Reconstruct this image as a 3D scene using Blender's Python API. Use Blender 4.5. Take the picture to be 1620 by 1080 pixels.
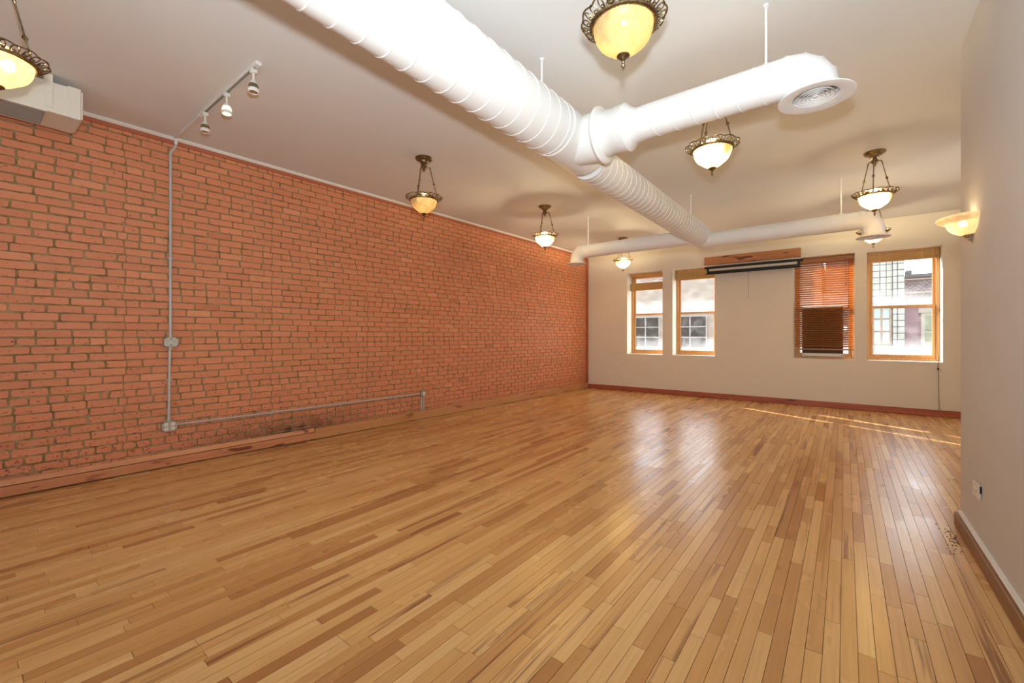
import bpy, math, random
from mathutils import Vector, Matrix

random.seed(7)
for o in list(bpy.data.objects):
    bpy.data.objects.remove(o, do_unlink=True)
SC = bpy.context.scene
COL = SC.collection

# ---------------------------------------------------------------- camera
F_PX, HZ, W_PX, H_PX = 680.0, 530.5, 1620.0, 1080.0
YAW = math.atan2(1337 - 810, F_PX)
CAM_H, CEIL = 1.29, 3.25
FW = Vector((-math.sin(YAW), math.cos(YAW), 0)); RT = Vector((math.cos(YAW), math.sin(YAW), 0)); UP = Vector((0, 0, 1))
CAM = Vector((0, 0, CAM_H))
cd = bpy.data.cameras.new('camera'); cam = bpy.data.objects.new('camera', cd); COL.objects.link(cam)
cd.sensor_width = 36; cd.sensor_fit = 'HORIZONTAL'; cd.lens = F_PX / W_PX * 36
cd.shift_y = -(540 - HZ) / W_PX
cd.clip_start = 0.02; cd.clip_end = 300
cam.location = CAM; cam.rotation_euler = (math.pi / 2, 0, YAW)
SC.camera = cam

# ---------------------------------------------------------------- light and exposure
SC.view_settings.view_transform = 'Standard'; SC.view_settings.look = 'None'
SC.view_settings.gamma = 1; SC.view_settings.use_curve_mapping = False
SC.view_settings.exposure = 0.24
WORLD_STRENGTH = 5.2
SUN_E = 24.0
FLASH_W = 350.0
LAMP_W = 20.0
LAMP_COL = (1.0, 0.80, 0.47)
w = bpy.data.worlds.new('sky'); SC.world = w; w.use_nodes = True
bg = w.node_tree.nodes['Background']; bg.inputs[0].default_value = (0.86, 0.93, 1.0, 1); bg.inputs[1].default_value = WORLD_STRENGTH
sd = bpy.data.lights.new('sun', 'SUN'); sd.energy = SUN_E; sd.angle = 0.009; sd.color = (1, .9, .74)
sun = bpy.data.objects.new('sun', sd); COL.objects.link(sun)
sun.rotation_euler = Vector((.884, -.468, -.42)).to_track_quat('-Z', 'Y').to_euler()
sun.location = (-30, 26, 15)
# the photographer's flash, just above the lens
fd = bpy.data.lights.new('camera_flash', 'SPOT'); fd.energy = FLASH_W; fd.shadow_soft_size = 0.05; fd.color = (.86, .95, 1)
fd.spot_size = math.radians(170); fd.spot_blend = 1.0
fl = bpy.data.objects.new('camera_flash', fd); COL.objects.link(fl); fl.location = (0.0, 0.03, 1.56)
fl.rotation_euler = (FW + Vector((0, 0, math.tan(math.radians(36))))).to_track_quat('-Z', 'Y').to_euler()   # head tilted up a little

# ---------------------------------------------------------------- helpers
def ray(px, py): return FW + RT * ((px - 810) / F_PX) + UP * ((HZ - py) / F_PX)
def hit(px, py, p, n):
    d = ray(px, py); n = Vector(n); return CAM + d * ((Vector(p) - CAM).dot(n) / d.dot(n))
def at_y(px, py, y): return hit(px, py, (0, y, 0), (0, 1, 0))
def at_x(px, py, x): return hit(px, py, (x, 0, 0), (1, 0, 0))
def at_z(px, py, z): return hit(px, py, (0, 0, z), (0, 0, 1))
def pix(p):
    d = Vector(p) - CAM; D = d.dot(FW)
    if D < 0.05: return None
    return (810 + F_PX * d.dot(RT) / D, HZ - F_PX * d.z / D)

class MB:
    def __init__(s): s.v = []; s.f = []; s.a = []
    def add(s, vs, fs, attr=None):
        b = len(s.v); s.v += [tuple(v) for v in vs]; s.f += [tuple(i + b for i in f) for f in fs]
        if attr is not None: s.a += [attr] * len(fs)
        return s
    def box(s, x0, x1, y0, y1, z0, z1, M=None, attr=None):
        vs = [(x, y, z) for x in (x0, x1) for y in (y0, y1) for z in (z0, z1)]
        if M is not None: vs = [M @ Vector(v) for v in vs]
        return s.add(vs, [(0, 1, 3, 2), (4, 6, 7, 5), (0, 4, 5, 1), (2, 3, 7, 6), (0, 2, 6, 4), (1, 5, 7, 3)], attr)
    def bbox(s, x0, x1, y0, y1, z0, z1, b, M=None, attr=None):
        """box with chamfered edges"""
        vs = []; C = ((x0 + x1) / 2, (y0 + y1) / 2, (z0 + z1) / 2); Hh = ((x1 - x0) / 2, (y1 - y0) / 2, (z1 - z0) / 2)
        idx = {}
        for sx in (-1, 1):
            for sy in (-1, 1):
                for sz in (-1, 1):
                    for k in range(3):
                        e = [Hh[0], Hh[1], Hh[2]]
                        for j in range(3):
                            if j != k: e[j] -= b
                        idx[(sx, sy, sz, k)] = len(vs)
                        vs.append((C[0] + sx * e[0], C[1] + sy * e[1], C[2] + sz * e[2]))
        fs = []
        for k in range(3):
            i, j = [(1, 2), (2, 0), (0, 1)][k]
            for sg in (-1, 1):
                q = []
                for a, c in ((-1, -1), (1, -1), (1, 1), (-1, 1)):
                    t = [0, 0, 0]; t[k] = sg; t[i] = a; t[j] = c; q.append(idx[(t[0], t[1], t[2], k)])
                fs.append(tuple(q if sg > 0 else q[::-1]))
        for k in range(3):
            i, j = [(1, 2), (2, 0), (0, 1)][k]
            for a in (-1, 1):
                for c in (-1, 1):
                    t0 = [0, 0, 0]; t1 = [0, 0, 0]
                    t0[i] = t1[i] = a; t0[j] = t1[j] = c; t0[k] = -1; t1[k] = 1
                    q = (idx[(*t0, i)], idx[(*t1, i)], idx[(*t1, j)], idx[(*t0, j)])
                    fs.append(q if a * c < 0 else q[::-1])
        for sx in (-1, 1):
            for sy in (-1, 1):
                for sz in (-1, 1):
                    q = tuple(idx[(sx, sy, sz, k)] for k in range(3)); fs.append(q if sx * sy * sz > 0 else q[::-1])
        if M is not None: vs = [M @ Vector(v) for v in vs]
        return s.add(vs, fs, attr)
    def lathe(s, prof, n=32, M=None, a0=0.0, a1=None, rfun=None):
        """prof: list of (r, z) around local z"""
        full = a1 is None
        a1 = 2 * math.pi if full else a1
        m = n if full else n + 1
        vs = []
        for k in range(m):
            t = a0 + (a1 - a0) * k / n
            for (r, z) in prof:
                rr = r * (rfun(t, z) if rfun else 1)
                vs.append(Vector((rr * math.cos(t), rr * math.sin(t), z)))
        if M is not None: vs = [M @ v for v in vs]
        L = len(prof); fs = []
        for k in range(n):
            for i in range(L - 1):
                a = k * L + i; b = ((k + 1) % m) * L + i
                if prof[i][0] < 1e-6: fs.append((a, b + 1, a + 1))
                elif prof[i + 1][0] < 1e-6: fs.append((a, b, a + 1))
                else: fs.append((a, b, b + 1, a + 1))
        return s.add(vs, fs)
    def tube(s, pts, r, n=8, closed=False, caps=True):
        pts = [Vector(p) for p in pts]; N = len(pts); vs = []; fs = []
        prev = None
        for i, p in enumerate(pts):
            if closed: t = pts[(i + 1) % N] - pts[i - 1]
            else: t = pts[min(i + 1, N - 1)] - pts[max(i - 1, 0)]
            t.normalize()
            if prev is None:
                u = t.orthogonal().normalized()
            else:
                u = prev - t * prev.dot(t)
                u = u.normalized() if u.length > 1e-6 else t.orthogonal().normalized()
            prev = u; v = t.cross(u)
            rr = r[i] if isinstance(r, (list, tuple)) else r
            for k in range(n):
                a = 2 * math.pi * k / n; vs.append(p + (u * math.cos(a) + v * math.sin(a)) * rr)
        for i in range(N if closed else N - 1):
            for k in range(n):
                a = i * n + k; b = i * n + (k + 1) % n; c = ((i + 1) % N) * n
                fs.append((a, b, c + (k + 1) % n, c + k))
        if caps and not closed:
            fs.append(tuple(range(n))[::-1]); fs.append(tuple((N - 1) * n + k for k in range(n)))
        return s.add(vs, fs)
    def cyl(s, p0, p1, r, n=24, caps=True): return s.tube([p0, p1], r, n, caps=caps)
    def sphere(s, c, r, n=12, m=8, sc=(1, 1, 1)):
        prof = [(max(0, r * math.sin(math.pi * i / m)) if 0 < i < m else 0, -r * math.cos(math.pi * i / m)) for i in range(m + 1)]
        return s.lathe(prof, n, Matrix.Translation(Vector(c)) @ Matrix.Diagonal((*sc, 1)))

ORIG = {}
def build(name, mb, mat, parent=None, origin=None, smooth=False, kind=None, label=None, cat=None, group=None):
    """verts of mb are in the coordinates of the parent's root (world for parents made at their place)"""
    me = bpy.data.meshes.new(name)
    org = Vector(origin) if origin is not None else Vector((0, 0, 0))
    po = ORIG.get(parent.name, Vector((0, 0, 0))) if parent else Vector((0, 0, 0))
    if origin is None and parent is not None: org = po.copy()
    me.from_pydata([tuple(Vector(v) - org) for v in mb.v], [], mb.f)
    if mb.a:
        at = me.attributes.new('rnd', 'FLOAT', 'FACE'); at.data.foreach_set('value', mb.a)
    if smooth:
        me.polygons.foreach_set('use_smooth', [True] * len(me.polygons)); me.set_sharp_from_angle(angle=math.radians(smooth if smooth is not True else 40))
    me.materials.append(mat); me.update()
    o = bpy.data.objects.new(name, me); COL.objects.link(o)
    ORIG[o.name] = org
    o.location = org - po
    if parent: o.parent = parent
    tag(o, label, cat, group, kind)
    return o
def tag(o, label=None, cat=None, group=None, kind=None):
    if label: o['label'] = label
    if cat: o['category'] = cat
    if group: o['group'] = group
    if kind: o['kind'] = kind
    return o
def thing(name, label, cat, loc=(0, 0, 0), group=None, kind=None):
    o = bpy.data.objects.new(name, None); COL.objects.link(o); o.empty_display_size = .1
    o.location = loc; ORIG[o.name] = Vector(loc)
    return tag(o, label, cat, group, kind)
def copy_tree(o, parent=None):
    c = o.copy(); COL.objects.link(c)
    if parent: c.parent = parent
    for ch in list(o.children): copy_tree(ch, c)
    return c

# ---------------------------------------------------------------- materials
class NT:
    def __init__(s, name):
        s.m = bpy.data.materials.new(name); s.m.use_nodes = True; s.t = s.m.node_tree; s.t.nodes.clear()
        s.out = s.n('ShaderNodeOutputMaterial')
    def n(s, typ, ins=None, **kw):
        nd = s.t.nodes.new(typ)
        for k, v in kw.items(): setattr(nd, k, v)
        if ins:
            for k, v in ins.items():
                if hasattr(v, 'is_linked') or hasattr(v, 'links'): s.t.links.new(v, nd.inputs[k])
                else: nd.inputs[k].default_value = v
        return nd
    def surf(s, sock): s.t.links.new(sock, s.out.inputs['Surface']); return s.m
    def math(s, op, a, b=0.0, clamp=False): return s.n('ShaderNodeMath', {0: a, 1: b}, operation=op, use_clamp=clamp).outputs[0]
    def mix(s, f, a, b, blend='MIX'):
        nd = s.n('ShaderNodeMix', data_type='RGBA', blend_type=blend)
        for sock, v in ((nd.inputs[0], f), (nd.inputs[6], a), (nd.inputs[7], b)):
            if hasattr(v, 'links'): s.t.links.new(v, sock)
            else: sock.default_value = v if not isinstance(v, tuple) or len(v) == 4 else (*v, 1)
        return nd.outputs[2]
    def ramp(s, f, stops):
        nd = s.n('ShaderNodeValToRGB', {0: f}); r = nd.color_ramp
        while len(r.elements) < len(stops): r.elements.new(0.5)
        for e, (p, c) in zip(r.elements, stops): e.position = p; e.color = (*c, 1) if len(c) == 3 else c
        return nd.outputs[0]
    def pos(s, scale=(1, 1, 1), obj=False, loc=(0, 0, 0)):
        src = s.n('ShaderNodeTexCoord').outputs['Object'] if obj else s.n('ShaderNodeNewGeometry').outputs['Position']
        return s.n('ShaderNodeMapping', {0: src, 'Scale': scale, 'Location': loc}).outputs[0]
    def noise(s, vec, scale=5., detail=3., rough=.5, dist=0.): return s.n('ShaderNodeTexNoise', {'Vector': vec, 'Scale': scale, 'Detail': detail, 'Roughness': rough, 'Distortion': dist}).outputs[0]
    def bump(s, h, strength=.3, dist=.01): return s.n('ShaderNodeBump', {'Height': h, 'Strength': strength, 'Distance': dist}).outputs[0]
    def bsdf(s, col, rough=.5, metal=0., normal=None, spec=.5, **kw):
        nd = s.n('ShaderNodeBsdfPrincipled')
        def st(k, v):
            if hasattr(v, 'links'): s.t.links.new(v, nd.inputs[k])
            else: nd.inputs[k].default_value = (*v, 1) if isinstance(v, tuple) and len(v) == 3 else v
        st('Base Color', col); st('Roughness', rough); st('Metallic', metal); st('Specular IOR Level', spec)
        if normal is not None: st('Normal', normal)
        for k, v in kw.items(): st(k, v)
        return nd.outputs[0]

def paint(name, col, rough=.6, mottling=.03, spec=.3, bump=.0, scale=3.):
    t = NT(name); nz = t.noise(t.pos(), scale, 4)
    c = t.mix(nz, tuple(max(0, x * (1 - mottling)) for x in col), tuple(min(1, x * (1 + mottling)) for x in col))
    nm = t.bump(t.noise(t.pos(), 160., 2), bump, .002) if bump else None
    return t.surf(t.bsdf(c, rough, 0, nm, spec))
def metal(name, col, rough=.4, col2=None, spec=.5):
    t = NT(name); c = col
    if col2: c = t.mix(t.ramp(t.noise(t.pos(), 60., 3), [(.35, (0, 0, 0)), (.65, (1, 1, 1))]), col, col2)
    return t.surf(t.bsdf(c, rough, 1., None, spec))
def wood(name, a, b, dark, along='y', rough=.45, scale=1., knots=True, attr=False):
    """grain runs along the given axis"""
    t = NT(name)
    st = {'x': (1.2, 30, 30), 'y': (30, 1.2, 30), 'z': (30, 30, 1.2)}[along]
    st = tuple(q * scale for q in st)
    p = t.pos(st)
    g = t.noise(p, 1., 4, .6, .6)
    c = t.mix(t.ramp(g, [(.3, (0, 0, 0)), (.7, (1, 1, 1))]), a, b)
    if knots:
        st2 = {'x': (2.2, 12, 12), 'y': (12, 2.2, 12), 'z': (12, 12, 2.2)}[along]
        k = t.noise(t.pos(st2), 1.3, 2, .5, .4)
        c = t.mix(t.ramp(k, [(.64, (0, 0, 0)), (.70, (.9, .9, .9))]), c, dark)
    return t.surf(t.bsdf(c, rough, 0, t.bump(g, .15, .003), .4))

M = {}
M['ceiling'] = paint('ceiling_paint', (.74, .745, .745), .75, .02)
M['wall'] = paint('beige_wall_paint', (.74, .685, .595), .65, .025, bump=.05)
M['wallr'] = paint('grey_beige_wall_paint', (.635, .615, .585), .65, .02, bump=.05)
M['white'] = paint('white_duct_paint', (.83, .825, .81), .5, .015, .4)
M['trimwhite'] = paint('white_trim_paint', (.74, .71, .66), .5, .02)
M['redtrim'] = paint('red_painted_trim', (.42, .13, .065), .6, .1)
M['plastic'] = paint('ivory_plastic', (.78, .74, .66), .35, .01)
M['cream'] = paint('cream_unit_enamel', (.74, .70, .62), .4, .01)
M['black'] = paint('black_enamel', (.012, .012, .012), .35, .0)
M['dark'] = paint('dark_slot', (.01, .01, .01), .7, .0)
M['subfloor'] = paint('dark_subfloor', (.05, .03, .017), .9, .1)
M['grey'] = paint('grey_filter', (.30, .29, .28), .7, .05)
M['brass'] = metal('antique_bronze', (.16, .115, .06), .38, (.33, .26, .15))
M['steel'] = paint('galvanised_steel', (.47, .47, .46), .35, .1, .8)
M['boxmetal'] = metal('cast_steel_box', (.42, .40, .35), .5, (.52, .50, .44))
M['nickel'] = metal('satin_nickel', (.5, .49, .46), .35)
M['chrome'] = metal('chrome_blades', (.7, .7, .68), .2)
M['windowwood'] = wood('golden_window_wood', (.62, .34, .13), (.48, .235, .08), (.3, .12, .04), 'z', .4, knots=False)
M['baseleft'] = wood('reddish_pine', (.60, .255, .12), (.50, .19, .085), (.16, .035, .015), 'y', .45)
M['basecap'] = wood('pale_red_pine', (.66, .31, .15), (.55, .23, .10), (.16, .035, .015), 'y', .45)
M['basepine'] = wood('orange_pine', (.56, .28, .11), (.48, .21, .08), (.2, .06, .02), 'y', .45)
M['basefar'] = wood('red_stained_wood', (.42, .12, .06), (.33, .08, .038), (.09, .02, .01), 'x', .4)
M['baseright'] = wood('brown_stained_wood', (.30, .15, .065), (.22, .10, .042), (.12, .05, .02), 'y', .45, knots=False)
M['beam'] = wood('rough_red_beam', (.52, .225, .09), (.42, .16, .06), (.10, .03, .015), 'x', .6)
M['bamboo'] = wood('woven_bamboo', (.64, .40, .15), (.50, .29, .10), (.2, .1, .03), 'x', .5, 2., knots=False)

def blind_wood():
    t = NT('blind_slat_wood'); g = t.noise(t.pos((2, 40, 40)), 1., 3)
    c = t.mix(g, (.56, .27, .09), (.46, .20, .065))
    b = t.bsdf(c, .35, 0, None, .5)
    tr = t.n('ShaderNodeBsdfTranslucent', {0: (.80, .40, .11, 1)}).outputs[0]
    return t.surf(t.n('ShaderNodeMixShader', {0: .36, 1: b, 2: tr}).outputs[0])
M['slat'] = blind_wood()

def floor_wood():
    t = NT('strip_floor_wood')
    r = t.n('ShaderNodeAttribute', attribute_name='rnd').outputs['Fac']
    r2 = t.math('FRACT', t.math('MULTIPLY', r, 17.31)); r3 = t.math('FRACT', t.math('MULTIPLY', r, 91.7))
    base = t.ramp(r, [(0, (.43, .195, .066)), (.10, (.54, .275, .093)), (.3, (.65, .36, .13)), (.62, (.72, .425, .16)), (1, (.78, .50, .21))])
    geo = t.n('ShaderNodeNewGeometry').outputs['Position']
    off = t.n('ShaderNodeCombineXYZ', {0: t.math('MULTIPLY', r, 37.), 1: t.math('MULTIPLY', r2, 53.), 2: 0.}).outputs[0]
    v = t.n('ShaderNodeVectorMath', {0: geo, 1: off}, operation='ADD').outputs[0]
    g = t.noise(t.n('ShaderNodeMapping', {0: v, 'Scale': (70, 1.6, 1)}).outputs[0], 1., 4, .6, .12)
    c = t.mix(t.ramp(g, [(.32, (0, 0, 0)), (.7, (1, 1, 1))]), t.mix(.30, base, (.38, .165, .06)), base)
    # heartwood streaks on some boards
    h = t.noise(t.n('ShaderNodeMapping', {0: v, 'Scale': (30, .9, 1)}).outputs[0], 1., 3, .55, .15)
    thr = t.math('MULTIPLY', t.ramp(h, [(.52, (0, 0, 0)), (.62, (1, 1, 1))]), t.ramp(r3, [(.72, (0, 0, 0)), (.95, (.75, .75, .75))]))
    c = t.mix(thr, c, t.mix(t.noise(v, 3.), (.27, .08, .03), (.13, .055, .025)))
    # tiny dark specks and nail marks
    sp = t.noise(t.n('ShaderNodeMapping', {0: v, 'Scale': (50, 50, 1)}).outputs[0], 1., 1)
    c = t.mix(t.ramp(sp, [(.80, (0, 0, 0)), (.83, (.8, .8, .8))]), c, (.05, .02, .01))
    # finish wear: broad matte patches
    wr = t.noise(t.pos((1, .6, 1)), 1.6, 4, .6)
    rough = t.ramp(t.math('ADD', t.math('MULTIPLY', wr, .75), t.math('MULTIPLY', r2, .25)), [(.25, (.21,) * 3), (.8, (.38,) * 3)])
    bh = g
    return t.surf(t.bsdf(c, rough, 0, t.bump(bh, .07, .004), .5))
M['floor'] = floor_wood()

def brick_mat():
    t = NT('painted_brick')
    r = t.n('ShaderNodeAttribute', attribute_name='rnd').outputs['Fac']
    c = t.ramp(r, [(0, (.50, .155, .070)), (.12, (.60, .20, .092)), (.7, (.69, .247, .117)), (1, (.75, .30, .15))])
    geo = t.n('ShaderNodeNewGeometry').outputs['Position']
    n1 = t.noise(t.pos((6, 6, 6)), 1., 4, .6)
    c = t.mix(t.math('MULTIPLY', n1, .35), c, (.64, .29, .17))
    # flaked-off paint: small dark red chips, more of them low on the wall
    z = t.n('ShaderNodeSeparateXYZ', {0: geo}).outputs[2]
    low = t.n('ShaderNodeMapRange', {0: z, 1: .1, 2: 1.1, 3: .07, 4: 0.}).outputs[0]
    ch = t.math('ADD', t.noise(t.pos((38, 38, 55)), 1., 3, .65), low)
    c = t.mix(t.ramp(ch, [(.635, (0, 0, 0)), (.69, (.85, .85, .85))]), c, (.20, .045, .025))
    # soot stain above the baseboard
    y = t.n('ShaderNodeSeparateXYZ', {0: geo}).outputs[1]
    sy = t.math('SUBTRACT', 1., t.math('ABSOLUTE', t.math('MULTIPLY', t.math('SUBTRACT', y, 2.45), .75)), True)
    sz = t.n('ShaderNodeMapRange', {0: z, 1: .14, 2: .40, 3: 1., 4: 0.}).outputs[0]
    st = t.math('MULTIPLY', t.math('MULTIPLY', sy, sz), t.math('MULTIPLY', t.noise(t.pos((9, 9, 14)), 1., 4), 1.7), True)
    c = t.mix(st, c, (.07, .03, .02))
    # worn dark patch high up, and a pale rubbed patch
    b = t.math('ADD', t.math('MULTIPLY', n1, .4), t.math('MULTIPLY', t.noise(t.pos((20, 20, 40)), 1., 4), .8))
    return t.surf(t.bsdf(c, .55, 0, t.bump(b, .55, .008), .35))
M['brick'] = brick_mat()
def mortar_mat():
    t = NT('olive_mortar'); n1 = t.noise(t.pos((14, 14, 14)), 1., 4, .6)
    geo = t.n('ShaderNodeNewGeometry').outputs['Position']
    c = t.mix(t.ramp(n1, [(.3, (0, 0, 0)), (.65, (1, 1, 1))]), (.17, .125, .045), (.40, .31, .16))
    return t.surf(t.bsdf(c, .9, 0, t.bump(t.noise(t.pos((60, 60, 60)), 1., 3), .6, .006), .1))
M['mortar'] = mortar_mat()

def glass_bowl(name, tint, trans):
    t = NT(name)
    n1 = t.noise(t.pos((30, 30, 30), obj=True), 1., 3)
    tp = t.n('ShaderNodeBsdfTransparent', {0: (*tint, 1)}).outputs[0]
    tl = t.n('ShaderNodeBsdfTranslucent', {0: (*tint, 1)}).outputs[0]
    df = t.bsdf(tint, .25, 0, t.bump(n1, .25, .01), .6)
    a = t.n('ShaderNodeMixShader', {0: .45, 1: tl, 2: df}).outputs[0]
    f = t.math('ADD', t.math('MULTIPLY', t.ramp(n1, [(.35, (0, 0, 0)), (.65, (1, 1, 1))]), .18), trans)
    return t.surf(t.n('ShaderNodeMixShader', {0: f, 1: a, 2: tp}).outputs[0])
M['bowl'] = glass_bowl('amber_pressed_glass', (.95, .74, .38), .24)
M['alabaster'] = glass_bowl('alabaster_glass', (.95, .77, .52), .12)
M['frost'] = glass_bowl('frosted_amber_glass', (.42, .33, .19), .2)
def emit(name, col, s):
    t = NT(name); m = t.surf(t.n('ShaderNodeEmission', {0: (*col, 1), 1: s}).outputs[0]); m.cycles.emission_sampling = 'NONE'; return m
M['bulb'] = emit('lit_bulb', (1, .82, .5), 9.)
M['bulbdim'] = emit('dim_bulb', (1, .72, .38), .9)
M['spotlit'] = emit('lit_spot_glass', (1, .80, .36), 3.0)
def window_glass():
    t = NT('dusty_window_glass')
    g = t.n('ShaderNodeTexCoord').outputs['Generated']
    z = t.n('ShaderNodeSeparateXYZ', {0: g}).outputs[2]
    lw = t.n('ShaderNodeLayerWeight', {0: .5}).outputs['Facing']
    fac = t.math('ADD', t.math('MULTIPLY', t.math('POWER', lw, 4.), .6), .04, True)
    tp = t.n('ShaderNodeBsdfTransparent', {0: (.96, .97, .98, 1)}).outputs[0]
    gl = t.n('ShaderNodeBsdfGlossy', {0: (1, 1, 1, 1), 'Roughness': .02}).outputs[0]
    a = t.n('ShaderNodeMixShader', {0: fac, 1: tp, 2: gl}).outputs[0]
    nz = t.noise(t.pos((6, 6, 6)), 1., 4, .6)
    d = t.math('ADD', t.n('ShaderNodeMapRange', {0: z, 1: 0., 2: .42, 3: .11, 4: .0}).outputs[0], t.math('MULTIPLY', t.math('SUBTRACT', nz, .5), .12))
    d = t.math('ADD', t.math('MAXIMUM', d, 0.), .012, True)
    dirt = t.n('ShaderNodeBsdfTranslucent', {0: (.85, .87, .9, 1)}).outputs[0]
    return t.surf(t.n('ShaderNodeMixShader', {0: d, 1: a, 2: dirt}).outputs[0])
M['glass'] = window_glass()

# ================================================================ STRUCTURE
Y_FAR, X_R, Y_RC, Y_BACK, X_ALC = 9.55, 0.625, 4.2, -3.6, 2.5
XW0, KW = -5.31, 0.0285
OPEN = [(-4.013, -3.19), (-2.975, -2.118), (-.768, .133), (.296, 1.222)]
Z_S, Z_H, Y_OUT = .865, 2.73, 9.90
def xw(y): return XW0 + KW * y
WD = Vector((KW, 1, 0)).normalized(); WN = Vector((1, -KW, 0)).normalized(); WP = Vector((XW0, 0, 0))
def wall_pt(s, z, n=0.0):
    p = WP + WD * s + WN * n; return Vector((p.x, p.y, z))
def on_left(px, py, n=0.0):
    return hit(px, py, WP + WN * n, WN)

ceiling = build('ceiling', MB().box(-6.2, X_ALC + .2, Y_BACK - .2, 10.0, CEIL, CEIL + .12), M['ceiling'], kind='structure', label='flat off-white ceiling above the long room')

# far wall with four window openings
mb = MB(); xs = [-6.2]
for a, b in OPEN: xs += [a, b]
xs.append(X_ALC + .2)
for i in range(len(xs) - 1):
    if i % 2 == 0: mb.box(xs[i], xs[i + 1], Y_FAR, Y_OUT, 0, CEIL)
    else: mb.box(xs[i], xs[i + 1], Y_FAR, Y_OUT, 0, Z_S); mb.box(xs[i], xs[i + 1], Y_FAR, Y_OUT, Z_H, CEIL)
build('wall_far', mb, M['wall'], kind='structure', label='beige plaster end wall with four window openings')
# right wall near the camera, with its return
build('wall_right', MB().box(X_R, X_ALC, Y_BACK, Y_RC, 0, CEIL), M['wallr'], kind='structure', label='plain grey-beige wall at the right with the sconce')
# side wall of the alcove, with an unseen window added to light the far end
mb = MB(); ys = [Y_RC]
for a, b in ((6.2, 6.9),): ys += [a, b]
ys.append(Y_FAR)
for i in range(len(ys) - 1):
    if i % 2 == 0: mb.box(X_ALC, X_ALC + .2, ys[i], ys[i + 1], 0, CEIL)
    else: mb.box(X_ALC, X_ALC + .2, ys[i], ys[i + 1], 0, Z_S); mb.box(X_ALC, X_ALC + .2, ys[i], ys[i + 1], 2.95, CEIL)
build('wall_alcove', mb, M['wall'], kind='structure', label='beige side wall with windows hidden behind the right wall')
# wall behind the camera, with unseen windows added to let in sky fill
BOPEN = [(-3.3, -2.15), (-1.4, -.25)]
mb = MB(); xs = [-5.9]
for a, b in BOPEN: xs += [a, b]
xs.append(X_R)
for i in range(len(xs) - 1):
    if i % 2 == 0: mb.box(xs[i], xs[i + 1], Y_BACK - .25, Y_BACK, 0, CEIL)
    else: mb.box(xs[i], xs[i + 1], Y_BACK - .25, Y_BACK, 0, Z_S); mb.box(xs[i], xs[i + 1], Y_BACK - .25, Y_BACK, 2.95, CEIL)
build('wall_back', mb, M['wall'], kind='structure', label='beige wall with tall windows behind the camera')
# the street front above, below and beside the room, added to shade facades opposite
fm = MB()
fm.box(-16, X_ALC + 12, 9.55, 9.90, CEIL + .125, 13).box(-16, -6.21, 9.55, 9.90, -4.2, CEIL + .12).box(X_ALC + .21, X_ALC + 12, 9.55, 9.90, -4.2, CEIL + .12).box(-6.2, X_ALC + .2, 9.55, 9.90, -4.2, -.125)
build('wall_street_front', fm, M['mortar'], kind='structure', label='brick street front of the building around the room')

# floor: dark base, then strips of hardwood laid as single planks
FL = build('floor', MB().box(-6.2, X_ALC + .2, Y_BACK - .2, 10.0, -.12, -.018), M['subfloor'], kind='structure', label='glossy hardwood strip floor of honey-coloured planks')
PW, GAP = .0572, .0019
planks = []
x = -5.45
rg = random.Random(11)
while x < X_ALC:
    y = Y_BACK - rg.random() * .9
    while y < Y_FAR:
        L = rg.choice([.3, .38, .45, .52, .6, .7, .8, .95, 1.1, 1.3]) * (.85 + .3 * rg.random())
        y1 = y + L
        a, b = max(y, Y_BACK), min(y1, Y_FAR)
        xc = x + PW / 2
        inside = xc > xw((a + b) / 2) - .06 and not (x + PW > X_R + .03 and a < Y_RC)
        if xc > X_R and a < Y_RC < b: a = Y_RC; inside = True
        if x < X_R + .03 < x + PW and a < Y_RC: inside = True
        if b - a > .03 and inside: planks.append((x + GAP / 2, x + PW - GAP / 2, a + GAP / 2, b - GAP / 2, rg.random(), rg.uniform(-.0004, .0004)))
        y = y1
    x += PW
def clip_area(pts):
    if any(p is None for p in pts): return 0
    xs_ = [min(max(p[0], 0), 1620) for p in pts]; ys_ = [min(max(p[1], 0), 1080) for p in pts]
    A = 0
    for i in range(len(xs_)):
        j = (i + 1) % len(xs_); A += xs_[i] * ys_[j] - xs_[j] * ys_[i]
    return abs(A) / 2
def parea(p): return clip_area([pix((p[0], p[2], 0)), pix((p[1], p[2], 0)), pix((p[1], p[3], 0)), pix((p[0], p[3], 0))])
planks.sort(key=parea, reverse=True)
rest = MB()
for i, (a, b, c, d, r, dz) in enumerate(planks):
    if i < 300:
        build('plank', MB().box(a, b, c, d, -.018, dz, attr=r), M['floor'], FL, origin=((a + b) / 2, (c + d) / 2, 0))
    else: rest.box(a, b, c, d, -.018, dz, attr=r)
build('floor_strips', rest, M['floor'], FL, kind='stuff')

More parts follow.
